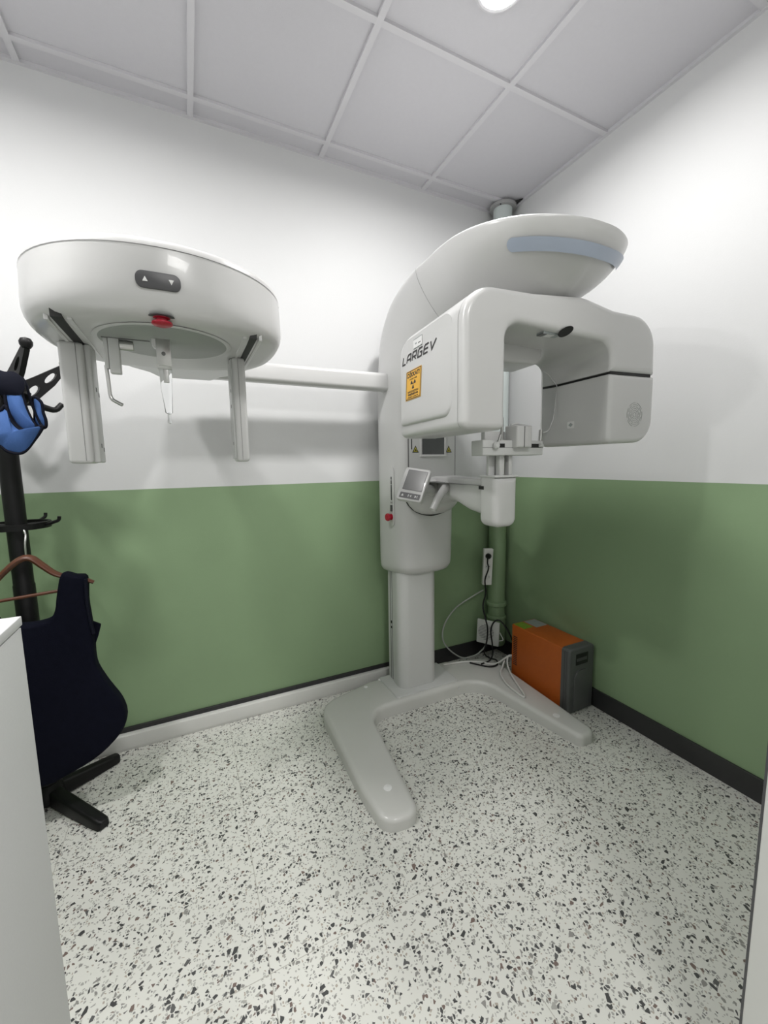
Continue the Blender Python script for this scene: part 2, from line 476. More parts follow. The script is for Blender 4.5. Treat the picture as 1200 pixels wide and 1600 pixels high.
# ---- base
out = [(-1.05, -.105, .05), (-1.375, -.20, .13), (-1.385, -.80, .2), (-1.37, -.985, .07), (-1.225, -1.00, .055), (-1.16, -.37, .12),
       (-.46, -.37, .14), (-.355, -.985, .035), (-.245, -.985, .05), (-.222, -.20, .12), (-.52, -.105, .05)]
poly = fillet(out, 9)
def basefn(u, v, d):
    k = 1 if v > -.45 else 1-.28*min(1, (-.45-v)/.55)
    return Vector((u, v, d*k if d > .004 else d))
base = prism('base', poly, 0, .072, m_bs, S, 0, .024, 5, basefn, 50)
for x, y in ((-1.29, -.85), (-.33, -.82), (-1.09, -.16), (-.50, -.16), (-.97, -.335), (-.985, -.125)):
    k = 1 if y > -.45 else 1-.28*((-.45-y)/.55)
    r = .017 if y < -.4 else .011
    lathe('screw_cap', [(r, .070*k), (r, .0735*k), (r*.8, .0745*k), (.0005, .075*k)], (x, y, 0), m_wlabel, base, 20)
lathe('level_dial', [(.009, .0), (.009, .003), (.0005, .0035)], (-.60, -.372, .045), m_pl, base, 16, 'Y')
prism('column_plate', fillet([(-.985, -.112, .01), (-.985, -.345, .012), (-.585, -.345, .012), (-.585, -.112, .01)], 4), .066, .080, m_pl2, S, 0, .004, 3, XY)
# ---- column
cprof = fillet([(-.925, -.18, .01), (-.935, -.30, .075), (-.69, -.30, .075), (-.70, -.18, .01)], 8)
prism('column', cprof, .078, .95, m_pl2, S, 0, 0, 3, XY)
rl = prism('column_rail', fillet([(-.922, -.118, .008), (-.922, -.185, .004), (-.70, -.185, .004), (-.70, -.118, .008)], 4), .078, .95, m_pl2, S, 0, 0, 3, XY)
pieces('rail_groove', [((-.9235, -.158, .085), (-.9205, -.152, .94)), ((-.9235, -.176, .085), (-.9205, -.172, .94))], m_seam, rl)
pieces('cable_port', [((-.924, -.168, .42), (-.9195, -.156, .435)), ((-.924, -.168, .39), (-.9195, -.156, .402))], m_black, rl)
# ---- carriage and overhead arm: one loft, cut at the seam
XC = -.775
SEC = [(-.11, .712, -.28, .722, .11, .09, 0), (-.075, .72, -.325, .74, .165, .135, 0), (-.062, .738, -.345, .765, .19, .155, 0), (-.06, .80, -.352, .82, .198, .165, 0),
       (-.06, 1.1, -.355, 1.1, .198, .168, 0), (-.06, 1.5, -.355, 1.48, .198, .168, 0), (-.06, 1.70, -.36, 1.62, .197, .170, 0), (-.068, 1.86, -.385, 1.715, .196, .172, 0),
       (-.105, 2.01, -.43, 1.79, .194, .176, .1), (-.19, 2.12, -.49, 1.84, .19, .18, .25), (-.30, 2.175, -.55, 1.865, .188, .184, .4), (-.42, 2.195, -.61, 1.875, .19, .19, .55),
       (-.54, 2.185, -.67, 1.875, .205, .2, .75), (-.66, 2.158, -.74, 1.865, .225, .22, .9), (-.78, 2.13, -.82, 1.857, .252, .25, 1), (-.88, 2.107, -.89, 1.852, .278, .278, 1),
       (-.96, 2.09, -.96, 1.85, .292, .292, 1), (-1.04, 2.073, -1.03, 1.852, .295, .295, 1), (-1.11, 2.058, -1.09, 1.86, .285, .285, 1), (-1.17, 2.046, -1.14, 1.872, .262, .262, 1),
       (-1.22, 2.036, -1.185, 1.893, .228, .228, 1), (-1.26, 2.028, -1.23, 1.922, .18, .18, 1), (-1.287, 2.023, -1.267, 1.955, .125, .125, 1), (-1.303, 2.02, -1.293, 1.985, .07, .07, 1), (-1.31, 2.018, -1.306, 2.003, .025, .025, 1)]
SS = [0, .015, .04, .075, .12, .18, .25, .33, .42, .5, .58, .67, .75, .82, .88, .925, .96, .985, 1]
def section(c):
    yb, zb, yf, zf, wb, wf, t = c
    L, R = [], []
    for s in SS:
        w = wb+(wf-wb)*s
        a = (1-min(1, abs(2*s-1))**4.2)**(1/4.2)
        a = max(a, .42)
        b = (1-s**1.75)**(1/1.75)*min(1, .965+s*.9); b = max(b, .10)
        hw = w*((1-t)*a+t*b)
        y = yb+(yf-yb)*s; z = zb+(zf-zb)*s
        L.append(Vector((XC-hw, y, z))); R.append(Vector((XC+hw, y, z)))
    return L+R[::-1]
def refine(secs, k=3):
    q = [Vector(c[:3]) for c in secs]; cols = []
    P = [catmull([(c[i], 0, 0) for c in secs], k) for i in range(7)]
    return [tuple(P[i][j].x for i in range(7)) for j in range(len(P[0]))]
RS = refine(SEC, 3)
cut = 12*3
carriage = loft('carriage', [section(c) for c in RS[:cut+1]], m_pl, S, 60)
arm = loft('overhead_arm', [section(c) for c in RS[cut:]], m_pl, S, 60)
# dark seam between carriage and overhead arm
sA = section(RS[cut]); ctr = sum(sA, Vector())/len(sA)
def around(sec, grow):
    c = sum(sec, Vector())/len(sec); return [c+(p-c)*grow for p in sec]
loft('arm_seam', [around(section(RS[cut]), 1.0035), around([p+(q-p)*.06 for p, q in zip(section(RS[cut]), section(RS[cut+1]))], 1.0035)], m_seam, arm, cap0=False, cap1=False)
# frosted light strip wrapped round the front of the saucer
def surf_at(phi, dz):
    c = Vector((XC, -.97)); d = Vector((math.sin(phi), -math.cos(phi)))
    def inside(rho):
        p = c+d*rho
        # interpolate section parameters at y
        if p.y < -1.309: return False
        for A_, B_ in zip(RS[cut:-1], RS[cut+1:]):
            ya = A_[0]; yb = B_[0]
            if yb <= p.y <= ya:
                t = (p.y-ya)/(yb-ya) if abs(yb-ya) > 1e-6 else 0
                zt = A_[1]+(B_[1]-A_[1])*t; zbm = A_[3]+(B_[3]-A_[3])*t; w = A_[4]+(B_[4]-A_[4])*t
                s = dz/max(1e-4, (zt-zbm))
                if s >= 1: return False
                return abs(p.x-XC) < w*(1-s**1.75)**(1/1.75)
        return False
    lo_, hi_ = 0, .5
    for _ in range(24):
        md = (lo_+hi_)/2
        if inside(md): lo_ = md
        else: hi_ = md
    p = c+d*(lo_+.0025)
    zt = 2.09-(-.96-p.y)*.2 if p.y < -.96 else 2.09+(p.y+.96)*.22
    return Vector((p.x, p.y, zt-dz))
rings = []
TS = sorted([k/60 for k in range(61)]+[.002, .005, .009, .013, .022, .028, .978, .972, .987, .991, .995, .998])
for t in TS:
    phi = math.radians(-51+t*94)
    q_ = min(1, min(t, 1-t)/.036); e = max(.03, math.sqrt(1-(1-q_)**2))
    mid = .074-.012*max(0, t-.6)/.4; hw_ = .0165*e
    a = [surf_at(phi, mid-hw_), surf_at(phi, mid), surf_at(phi, mid+hw_)]
    rings.append(a)
v_, f_ = loft_data(rings, False, False, False)
pyd('light_strip', v_, f_, m_blue_strip, arm, True, 60)

# ---- carriage details
YF_ = -.357
fp = prism('laser_panel', fillet([(-.905, 1.255, .006), (-.625, 1.255, .006), (-.625, 1.56, .006), (-.905, 1.56, .006)], 4), -.352, -.3575, m_pl2, S, 0, .002, 2, XZ)
boxes('panel_gap', [((-.909, -.3565, 1.25), (-.905, -.350, 1.56)), ((-.625, -.3565, 1.25), (-.621, -.350, 1.56)), ((-.909, -.3565, 1.248), (-.621, -.350, 1.255))], m_seam, fp)
wf_ = boxes('window_frame', [((-.843, -.364, 1.362), (-.683, -.356, 1.374)), ((-.843, -.364, 1.478), (-.683, -.356, 1.490)), ((-.843, -.364, 1.374), (-.831, -.356, 1.478)), ((-.695, -.364, 1.374), (-.683, -.356, 1.478))], m_pl, fp, .002)
box('laser_window', (-.831, -.3605, 1.374), (-.695, -.356, 1.478), m_glassdark, fp)
box('laser_slit', (-.893, -.3585, 1.40), (-.888, -.357, 1.475), m_black, fp)
for x in (-.868, -.665):
    M = frame((x, -.3577, 1.398), (1, 0, 0), (0, 0, 1))
    a = plate('t', [(-.019, -.014), (.019, -.014), (0, .022)], .0008, M, m_ink)
    b = plate('t', [(-.0125, -.0095), (.0125, -.0095), (0, .0145)], .0014, M, m_dyel)
    c = plate('t', [(-.006, -.006), (.007, -.005), (.001, .004)], .0018, M, m_ink)
    joined('laser_warning_triangle', [a, b, c], fp)
# left face controls, on the rounded left flank
def flank(y, z):
    """x on the left face of the carriage"""
    s = (y+.06)/(-.355+.06); w = .198+(.168-.198)*s
    a = (1-abs(2*s-1)**4.2)**(1/4.2)
    return XC-w*max(a, .42)
def flank_frame(y, z):
    e = .01; d = Vector((flank(y-e, z)-flank(y+e, z), -2*e, 0)).normalized()
    return frame((flank(y, z)-.0006, y, z), d, (0, 0, 1))
sp_ = plate('switch_panel', fillet([(-.022, -.155, .02), (.022, -.155, .02), (.022, .155, .02), (-.022, .155, .02)], 6), .004, flank_frame(-.255, 1.155), m_pl, carriage, .0025)
M = flank_frame(-.255, 1.155) @ Matrix.Translation((0, 0, .0042))
plate('indicator_bar', rect(.010, .125, 0, .045, .0048), .001, M, m_dgrey, carriage)
plate('power_switch', rect(.016, .034, 0, -.06, .002), .004, M, m_dgrey, carriage, .001)
text('switch_lettering', 'I O', .012, M @ Matrix.Translation((0, -.03, .0005)), m_seam, carriage)
separate('indicator_lamp', [plate('t', rect(.005, .005, 0, .09, .002), .0015, M, m_wlabel), plate('t', rect(.005, .005, 0, .065, .002), .0015, M, m_wlabel)], carriage)
Me = flank_frame(-.25, 1.048)
def estop(name, Mx, sc_, parent):
    prof = [(.017, 0), (.017, .006), (.011, .008), (.011, .018), (.020, .021), (.021, .028), (.018, .033), (.0005, .034)]
    rings = [[Mx @ Vector((r*sc_*math.cos(2*pi*k/24), r*sc_*math.sin(2*pi*k/24), h*sc_)) for k in range(24)] for r, h in prof]
    o = loft(name, rings, m_red, parent, 40)
    rg = loft('collar', [[Mx @ Vector((r*sc_*math.cos(2*pi*k/24), r*sc_*math.sin(2*pi*k/24), h*sc_)) for k in range(24)] for r, h in ((.026, -.001), (.026, .002), (.023, .003), (.0005, .003))], m_dgrey, o, 40)
    return o
estop('emergency_stop_button', Me, 1.0, S)
lathe('clamp_knob', [(.008, 0), (.008, -.008), (.0005, -.009)], (-.712, -.322, .752), m_blk_pl, carriage, 16)
# saddle under the laser panel that carries the support arm
rings = []
for t, (z, w, dep) in enumerate([(1.258, .155, .02), (1.250, .163, .065), (1.235, .166, .085), (1.19, .165, .092), (1.15, .158, .092), (1.115, .140, .086), (1.085, .11, .07), (1.068, .07, .045), (1.06, .03, .02)]):
    ring = []
    for k in range(33):
        a = pi*k/32
        ring.append(Vector((-.772-w*math.copysign(abs(math.cos(a))**.6, math.cos(a)), -.345-dep*abs(math.sin(a))**.6, z)))
    rings.append(ring)
sad = loft('saddle', rings, m_pl, S, 50)
tube('saddle_gap', [(-.935, -.352, 1.17), (-.915, -.362, 1.12), (-.865, -.3635, 1.078), (-.78, -.3635, 1.056), (-.70, -.363, 1.068)], .0035, m_black, sad, 6)
# support arm to the chin rest
rings = []
for y, x0, x1, z0, z1 in [(-.38, -.78, -.62, 1.11, 1.262), (-.46, -.79, -.66, 1.135, 1.263), (-.56, -.82, -.71, 1.155, 1.264), (-.66, -.84, -.74, 1.15, 1.264), (-.76, -.85, -.76, 1.125, 1.264), (-.88, -.855, -.77, 1.11, 1.264)]:
    q = fillet([(x0, z0, .035), (x1, z0, .035), (x1, z1, .012), (x0, z1, .012)], 5)
    rings.append([Vector((p.x, y, p.y)) for p in q])
sa = loft('support_arm', rings, m_pl, S, 40)
boxes('arm_seam', [((-.857, -.86, 1.236), (-.70, -.42, 1.2375))], m_seam, sa)
# grip handles
tube('grip_handle', [(-.690, -.475, 1.212), (-.727, -.53, 1.223), (-.785, -.562, 1.230), (-.838, -.588, 1.216), (-.885, -.600, 1.172), (-.926, -.610, 1.117)], [.021, .022, .022, .020, .018, .016], m_pl, S, 14, 6)
lathe('handle_ring', [(.0225, -.003), (.0245, -.001), (.0245, .003), (.0225, .005)], (-.715, -.512, 1.2205), m_blk_pl, S, 20, 'X', M=Matrix.Rotation(math.radians(56), 3, 'Z'))
tube('grip_handle', [(-.655, -.50, 1.212), (-.60, -.53, 1.21), (-.55, -.56, 1.19), (-.53, -.57, 1.16)], [.020, .021, .019, .0155], m_pl, S, 14, 6)
# touch panel
MP = frame((-.9719, -.5153, 1.2324), (.595, -.79, -.144), (.473, .2, .858))
PW, PH = .129, .170
tp = prism('touch_panel', rect(PW, PH, 0, 0, .012), -.034, 0, m_pl, S, .012, .004, 4, lambda u, v, d: MP @ Vector((u, v, d)))
plate('screen', rect(.094, .100, .003, .020, .001), .0012, MP, m_screen, tp)
plate('screen_bezel', rect(.099, .105, .003, .020, .002), .0006, MP, m_dgrey, tp)
plate('keypad', rect(.102, .028, .002, -.061, .002), .0010, MP, m_dgrey, tp)
MK = MP @ Matrix.Translation((0, -.005, .0012))
pc = []
for k, x in enumerate((-.035, -.005, .002, .033)):
    if k == 0: pc.append(plate('t', [(x-.006, -.058), (x+.006, -.058), (x, -.05)], .0004, MK, m_wlabel)); pc.append(plate('t', rect(.012, .002, x, -.061), .0004, MK, m_wlabel))
    elif k == 1: pc.append(plate('t', rect(.003, .012, x, -.056), .0004, MK, m_wlabel))
    elif k == 2: pc.append(plate('t', [(x, -.056), (x+.008, -.062), (x+.008, -.05)], .0004, MK, m_wlabel))
    else: pc.append(plate('t', [(x+.004, -.056), (x-.006, -.063), (x-.006, -.049)], .0004, MK, m_wlabel)); pc.append(plate('t', rect(.002, .013, x+.007, -.056), .0004, MK, m_wlabel))
separate('key_symbol', pc, tp)
tube('panel_bracket', [MP @ Vector((.01, 0, -.03)), MP @ Vector((.03, .01, -.065)), (-.85, -.47, 1.20), (-.82, -.42, 1.19)], [.026, .024, .024, .03], m_pl2, S, 12, 5)

# ---- chin rest
cb = prism('chin_rest_housing', fillet([(-.872, 1.075, .035), (-.757, 1.075, .035), (-.757, 1.272, .004), (-.872, 1.272, .004)], 6), -.965, -.875, m_pl, S, .022, .012, 4, XZ)
box('housing_lid', (-.874, -.966, 1.270), (-.755, -.874, 1.279), m_pl2, cb, .003)
box('side_slot', (-.8722, -.90, 1.222), (-.8705, -.868, 1.236), m_black, cb)
for x, w in ((-.825, .024), (-.782, .018)):
    box('post', (x-w/2, -.95, 1.277), (x+w/2, -.925, 1.36), m_pl, S, .004)
box('post_guide', (-.862, -.915, 1.277), (-.77, -.90, 1.36), m_pl2, S, .003)
tray = box('chin_rest_tray', (-.940, -.975, 1.354), (-.640, -.905, 1.411), m_pl2, S, .004)
pieces('tray_slot', [((-.885, -.977, 1.384), (-.838, -.974, 1.398)), ((-.72, -.977, 1.384), (-.655, -.974, 1.398))], m_black, tray)
box('tray_seam', (-.941, -.9757, 1.3825), (-.639, -.974, 1.3838), m_seam, tray)
box('tray_mount', (-.89, -.925, 1.405), (-.79, -.90, 1.448), m_pl, tray, .004)
cup = prism('chin_cup', fillet([(-.80, 1.382, .004), (-.722, 1.382, .004), (-.722, 1.466, .004), (-.80, 1.466, .004)], 3), -1.0, -.93, m_pl, S, .008, .008, 3, XZ)
box('chin_cup_groove', (-.765, -1.002, 1.384), (-.763, -.999, 1.462), m_seam, cup)
tube('chin_cup_lip', [(-.80, -.965, 1.468), (-.775, -.965, 1.474), (-.75, -.965, 1.472), (-.718, -.965, 1.467)], .004, m_pl2, cup, 8)
tube('bite_rod', [(-.812, -.93, 1.40), (-.812, -.93, 1.50)], .006, m_metal, S, 10, smooth=False)
lathe('clamp_knob', [(.012, 0), (.014, -.012), (.009, -.018), (.0005, -.019)], (-.885, -.975, 1.391), m_pl2, S, 16, 'Y')
tube('clamp_lever', [(-.880, -.985, 1.394), (-.870, -.988, 1.430)], .005, m_metal, S, 8, smooth=False)
# clear temple support plate on the right
tp_o = fillet([(-.628, 1.685, .006), (-.595, 1.672, .01), (-.545, 1.632, .02), (-.562, 1.50, .03), (-.585, 1.452, .03), (-.622, 1.444, .004), (-.628, 1.47, .004)], 6)
cp = prism('temple_support', tp_o, -.952, -.948, m_clear, S, .0008, .0008, 2, XZ)
tube('edge_glint', [(q.x, -.95, q.y) for q in list(tp_o)+[tp_o[0]]], .0021, m_wlabel, cp, 6, smooth=False)  # white tube stands for the bright glint along the clear edge
tube('support_rod', [(-.634, -.95, 1.392), (-.630, -.95, 1.42), (-.628, -.95, 1.455)], .0085, m_metal, S, 10)
tube('support_hook', [(-.665, -.978, 1.391), (-.64, -.972, 1.391), (-.632, -.955, 1.396)], .006, m_pl2, S, 8)

# ---- rotating C-arm
Y0, Y1 = -1.152, -.64
def XZT(u, v, d):
    k = 1-.29*min(1, max(0, (u+1.16)/.6)); return Vector((u, Y0+(d-Y0)*k, v))
oc = [(-1.16, 1.43, .03), (-1.16, 1.857, .105), (-.90, 1.856, .2), (-.70, 1.868, .2), (-.56, 1.840, .15), (-.362, 1.832, .105), (-.352, 1.638, .002),
      (-.569, 1.638, .002), (-.569, 1.735, .075), (-1.006, 1.762, .05), (-1.006, 1.43, .02)]
poly = fillet(oc, 9)
carm = prism('rotating_arm', poly, Y0, Y1, m_pl, S, .022, .045, 6, XZT, 50)
dh = fillet([(-.352, 1.629, .003), (-.350, 1.394, .085), (-.569, 1.389, .02), (-.569, 1.629, .003)], 10)
det = prism('detector_housing', dh, Y0, Y1-.02, m_pl, S, .018, .04, 6, XZT, 50)
gap = prism('housing_gap', fillet([(-.363, 1.62, 0), (-.363, 1.66, 0), (-.561, 1.66, 0), (-.561, 1.62, 0)], 1), Y0+.014, Y1-.05, m_black, S, 0, 0, 2, XZT)
# seam of the front cover, following the outline
def seam_strip(name, outl, ya, yb, off, parent, i0, i1):
    Q = inset(outl, -off)[i0:i1]
    a = [Vector((q.x, ya, q.y)) for q in Q]; b = [Vector((q.x, yb, q.y)) for q in Q]
    return loft(name, [a, b], m_seam, parent, cap0=False, cap1=False, closed=False)
ss = seam_strip('cover_seam', poly, -1.1205, -1.1190, .0005, carm, 4, 66)
ss2 = seam_strip('cover_seam', dh, -1.1205, -1.1190, .0005, det, 4, 26)
# raised pad of the left face, thick below and dying out above
rings = []
pad = fillet([(-.69, 1.478, .012), (-1.085, 1.478, .05), (-1.085, 1.80, .05), (-.69, 1.80, .05)], 8)
def fade(y, z): return min(1, max(0, (1.76-z)/.26))*min(1, max(0, (y+1.10)/.10+.15))
def padfn(q, d, ins): return Vector((-1.1595-d*fade(q.x, q.y), q.x, q.y))
pr = [(pad, 0, 0), (inset(pad, .003), .006, 0), (inset(pad, .008), .010, 0), (inset(pad, .014), .0115, 0)]
pc_ = sum(pr[-1][0], Vector((0, 0)))/len(pr[-1][0])
for t in (.9, .8, .7, .6, .5, .4, .3, .2, .1, .01): pr.append(([pc_+(q-pc_)*t for q in pr[3][0]], .0115, 0))
gridpad = [[padfn(q, d, i_) for q in pl] for pl, d, i_ in pr]
loft('raised_face', gridpad, m_pl, carm, 60, cap0=False)
def facex(y, z):
    return -1.1595-.0115*fade(y, z)
def face_frame(y, z):
    e = .06
    px = Vector((facex(y, z), y, z)); a = Vector((facex(y-e*.5, z), y-e*.5, z))-Vector((facex(y+e*.5, z), y+e*.5, z)); b = Vector((facex(y, z+e*.5), y, z+e*.5))-Vector((facex(y, z-e*.5), y, z-e*.5))
    a.normalize(); b = (b-a*b.dot(a)).normalized(); nn = a.cross(b)
    return frame(px+nn*.0012, a, b)
# maker's wordmark, drawn stroke by stroke
wv = .70
def LT(x0, strokes): return [[(x0+x*wv+.16*y, y) for x, y in s] for s in strokes]
word = []
cur = 0
for ch in 'LARGEV':
    g = {'L': [[(0, 1), (0, .0), (.85, 0)]],
         'A': [[(0, 0), (0, .72), (.28, 1), (1, 1), (1, 0)], [(0, .38), (1, .38)]],
         'R': [[(0, 0), (0, 1), (1, 1), (1, .42), (.12, .42)], [(.45, .42), (1.0, 0)]],
         'G': [[(1, 1), (.22, 1), (0, .75), (0, 0), (1, 0), (1, .5), (.5, .5)]],
         'E': [[(1, 1), (.22, 1), (0, .78), (0, 0), (1, 0)], [(0, .5), (1, .5)]],
         'V': [[(-.12, 1), (.38, 0), (1.15, 1)]]}[ch]
    word += LT(cur, g); cur += {'L': .90, 'E': 1.14}.get(ch, 1.07)
sc2 = .0285; wid = cur-.3
MW = face_frame(-.838, 1.7285)
tw = .272/wid
word = [[((x-wid/2)*tw, (y-.5)*sc2) for x, y in s] for s in word]
ribbon(word, .0052, 'maker_lettering', MW, m_ink, carm)
# small pale label above it
ML = face_frame(-.838, 1.769)
plate('paper_label', rect(.072, .034, 0, 0, .001), .0008, ML, m_wlabel, carm)
joined('label_print', [plate('t', rect(.072, .003, 0, .0155), .0012, ML, m_glabel), plate('t', rect(.072, .002, 0, -.016), .0012, ML, m_glabel), plate('t', rect(.019, .004, .016, -.004), .0012, ML, m_seam), plate('t', rect(.014, .006, -.014, -.001), .0010, ML, m_glabel)], carm)
# yellow radiation sign
MS = face_frame(-.810, 1.625) @ Matrix.Diagonal((1.17, .98, 1, 1))
st = plate('warning_sticker', rect(.113, .112, 0, 0, .002), .0007, MS, m_yel, carm)
bd = [plate('t', rect(.108, .0028, 0, .0525), .0011, MS, m_ink), plate('t', rect(.108, .0028, 0, -.0525), .0011, MS, m_ink), plate('t', rect(.0028, .108, .0525, 0), .0011, MS, m_ink), plate('t', rect(.0028, .108, -.0525, 0), .0011, MS, m_ink)]
joined('sticker_border', bd, carm)
M2 = MS @ Matrix.Translation((0, 0, .0009))
text('sticker_lettering', 'DİKKAT!', .023, M2 @ Matrix.Translation((0, .037, 0)), m_ink, carm, .090, bold=.0006)
text('sticker_lettering', 'X-RAY VAR', .009, M2 @ Matrix.Translation((0, .021, 0)), m_ink, carm, .055)
text('sticker_lettering', 'RADYASYON', .010, M2 @ Matrix.Translation((0, -.026, 0)), m_ink, carm, .078, bold=.0002)
text('sticker_lettering', 'TEHLİKESİ VAR', .010, M2 @ Matrix.Translation((0, -.0365, 0)), m_ink, carm, .078, bold=.0004)
text('sticker_lettering', 'GİRMEK YASAKTIR', .006, M2 @ Matrix.Translation((0, -.0465, 0)), m_ink, carm, .080)
tre = []
for a in (90+60, 90-60, -90):
    a = math.radians(a); c, s = math.cos(a), math.sin(a)
    def rr(x, y): return (1.08*(c*x-s*y), .001+.98*(s*x+c*y))
    tre.append(plate('t', [rr(.0035, -.0015), rr(.0165, -.008), rr(.0185, 0), rr(.0165, .008), rr(.0035, .0015)][::1], .0004, M2, m_ink))
tre.append(plate('t', [(.0022*math.cos(k*pi/5), .001+.0022*math.sin(k*pi/5)) for k in range(10)], .0004, M2, m_ink))
joined('radiation_trefoil', tre, carm)
# speaker grille: rings of short slots
MG = frame((-.446, Y0-.0002, 1.492), (1, 0, 0), (0, 0, 1))
gp = []
for ri, r in enumerate((.008, .014, .020, .026, .032, .038)):
    nseg = 6
    for k in range(nseg):
        a0 = 2*pi*k/nseg+ri*.52; a1 = a0+2*pi/nseg-.22
        o_ = [(r*math.cos(a0+(a1-a0)*i/8), r*1.12*math.sin(a0+(a1-a0)*i/8)) for i in range(9)]
        i2 = [((r-.0014)*math.cos(a0+(a1-a0)*i/8), (r-.0014)*1.12*math.sin(a0+(a1-a0)*i/8)) for i in range(9)]
        gp.append(plate('t', o_+i2[::-1], .0006, MG, m_under))
joined('speaker_grille', gp, det)
# little laser lens on the inner cheek of the detector
MD = frame((-.5693, -.98, 1.469), (0, -1, 0), (0, 0, 1))
joined('laser_lens', [plate('t', rect(.036, .026, 0, 0, .004), .0006, MD, m_wlabel), plate('t', [(-.011, 0), (0, -.008), (.011, 0), (0, .008)], .0012, MD, m_glabel)], det)
# camera eye and light window under the arch
MC = frame((-.715, -1.141, 1.781), (1, 0, 0), (0, .62, -.78))
plate('camera_eye', [(.026*math.cos(k*pi/12), .017*math.sin(k*pi/12)) for k in range(24)], .0025, frame((-.772, -1.1462, 1.7515), (1, 0, 0), (0, -.7, .7)) @ Matrix.Rotation(math.radians(32), 4, 'Z'), m_black, carm)
lw = box('light_window', (-.845, -1.128, 1.7445), (-.77, -1.095, 1.757), m_glabel, carm)
box('light_window_lens', (-.825, -1.122, 1.7430), (-.795, -1.10, 1.746), m_wlabel, lw)
box('light_window_end', (-.847, -1.126, 1.7434), (-.83, -1.097, 1.746), m_seam, lw)
# rounded collimator cover tucked in the upper left of the opening
colc = prism('collimator_cover', fillet([(-1.01, 1.690, .012), (-.71, 1.690, .035), (-.70, 1.765, .02), (-1.01, 1.765, .01)], 6), -.965, -.82, m_pl, S, .012, .01, 4, XZ)
# the whole arm has swung a few degrees from square
RM = Matrix.Translation((-1.16, Y0, 0)) @ Matrix.Rotation(math.radians(-5), 4, 'Z') @ Matrix.Translation((1.16, -Y0, 0))
def swing(o):
    o.data.transform(RM)
    for ch in o.children: swing(ch)
for o in (carm, det, gap, colc): swing(o)
# pivot neck between saucer and rotating arm
lathe('pivot_neck', [(.19, 1.84), (.19, 1.87), (.175, 1.90)], (-.745, -.95, 0), m_dgrey, S, 40)

# ---- skull-imaging side arm and head
rings = []
for x, z0, z1, y0, y1 in [(-.95, 1.706, 1.796, -.235, -.165), (-1.2, 1.706, 1.796, -.235, -.165), (-1.62, 1.71, 1.795, -.235, -.165), (-1.93, 1.712, 1.793, -.235, -.165)]:
    q = fillet([(y0, z0, .02), (y1, z0, .02), (y1, z1, .02), (y0, z1, .02)], 5)
    rings.append([Vector((x, p.x, p.y)) for p in q])
loft('side_arm', rings, m_pl, S, 40)
lathe('arm_socket', [(.075, -.985), (.075, -.965), (.07, -.94)], (0, -.20, 1.752), m_pl2, S, 24, 'X') if False else None
rings = []
for y, z0, z1, hw in [(-.19, 1.705, 1.795, .12), (-.30, 1.70, 1.80, .15), (-.42, 1.69, 1.82, .20), (-.52, 1.685, 1.83, .22)]:
    q = fillet([(-1.90-hw, z0, .03), (-1.90+hw, z0, .03), (-1.90+hw, z1, .03), (-1.90-hw, z1, .03)], 5)
    rings.append([Vector((p.x, y, p.y)) for p in q])
loft('head_bracket', rings, m_pl2, S, 40)
HC = (-1.948, -.755)
def hring(rx, ry, z, n=64, e=2.35):
    r_ = []
    for k in range(n):
        a = 2*pi*k/n; c, s = math.cos(a), math.sin(a)
        r_.append(Vector((HC[0]+rx*math.copysign(abs(c)**(2/e), c), HC[1]+ry*math.copysign(abs(s)**(2/e), s), z)))
    return r_
prof = [(.305, .293, 1.850, 2.05), (.316, .304, 1.847, 2.05), (.324, .312, 1.838, 2.05), (.326, .314, 1.825, 2.05), (.327, .315, 1.785, 2.1), (.327, .315, 1.75, 2.2), (.325, .313, 1.725, 2.3), (.320, .308, 1.708, 2.4), (.312, .300, 1.694, 2.5), (.302, .290, 1.685, 2.55), (.288, .276, 1.679, 2.6), (.272, .26, 1.676, 2.6), (.24, .23, 1.675, 2.6), (.1, .1, 1.675, 2)]
head = loft('skull_scan_head', [hring(p_[0], p_[1], p_[2], 64, p_[3]) for p_ in prof], m_pl, S, 60)
loft('lid_seam', [hring(.3266, .3146, 1.8275, 64, 2.05), hring(.3268, .3148, 1.8255, 64, 2.05)], m_seam, head, cap0=False, cap1=False)
dsk = lathe('turntable', [(.158, 1.679), (.158, 1.672), (.155, 1.670), (.0005, 1.670)], (-1.952, -.85, 0), m_under, head, 48)
lathe('turntable_rim', [(.166, 1.676), (.170, 1.6735), (.166, 1.672), (.159, 1.672)], (-1.952, -.85, 0), m_pl2, head, 48)
pieces('sensor_slot', [((-2.178, -.985, 1.6738), (-2.156, -.60, 1.70)), ((-1.744, -.985, 1.6738), (-1.726, -.60, 1.70))], m_black, head)
pieces('slot_rail', [((-2.148, -.98, 1.6725), (-2.138, -.6, 1.69)), ((-1.720, -.975, 1.6725), (-1.711, -.6, 1.69)), ((-2.196, -.96, 1.6725), (-2.186, -.6, 1.69)), ((-1.762, -.98, 1.6725), (-1.752, -.6, 1.69))], m_pl, head, .002)
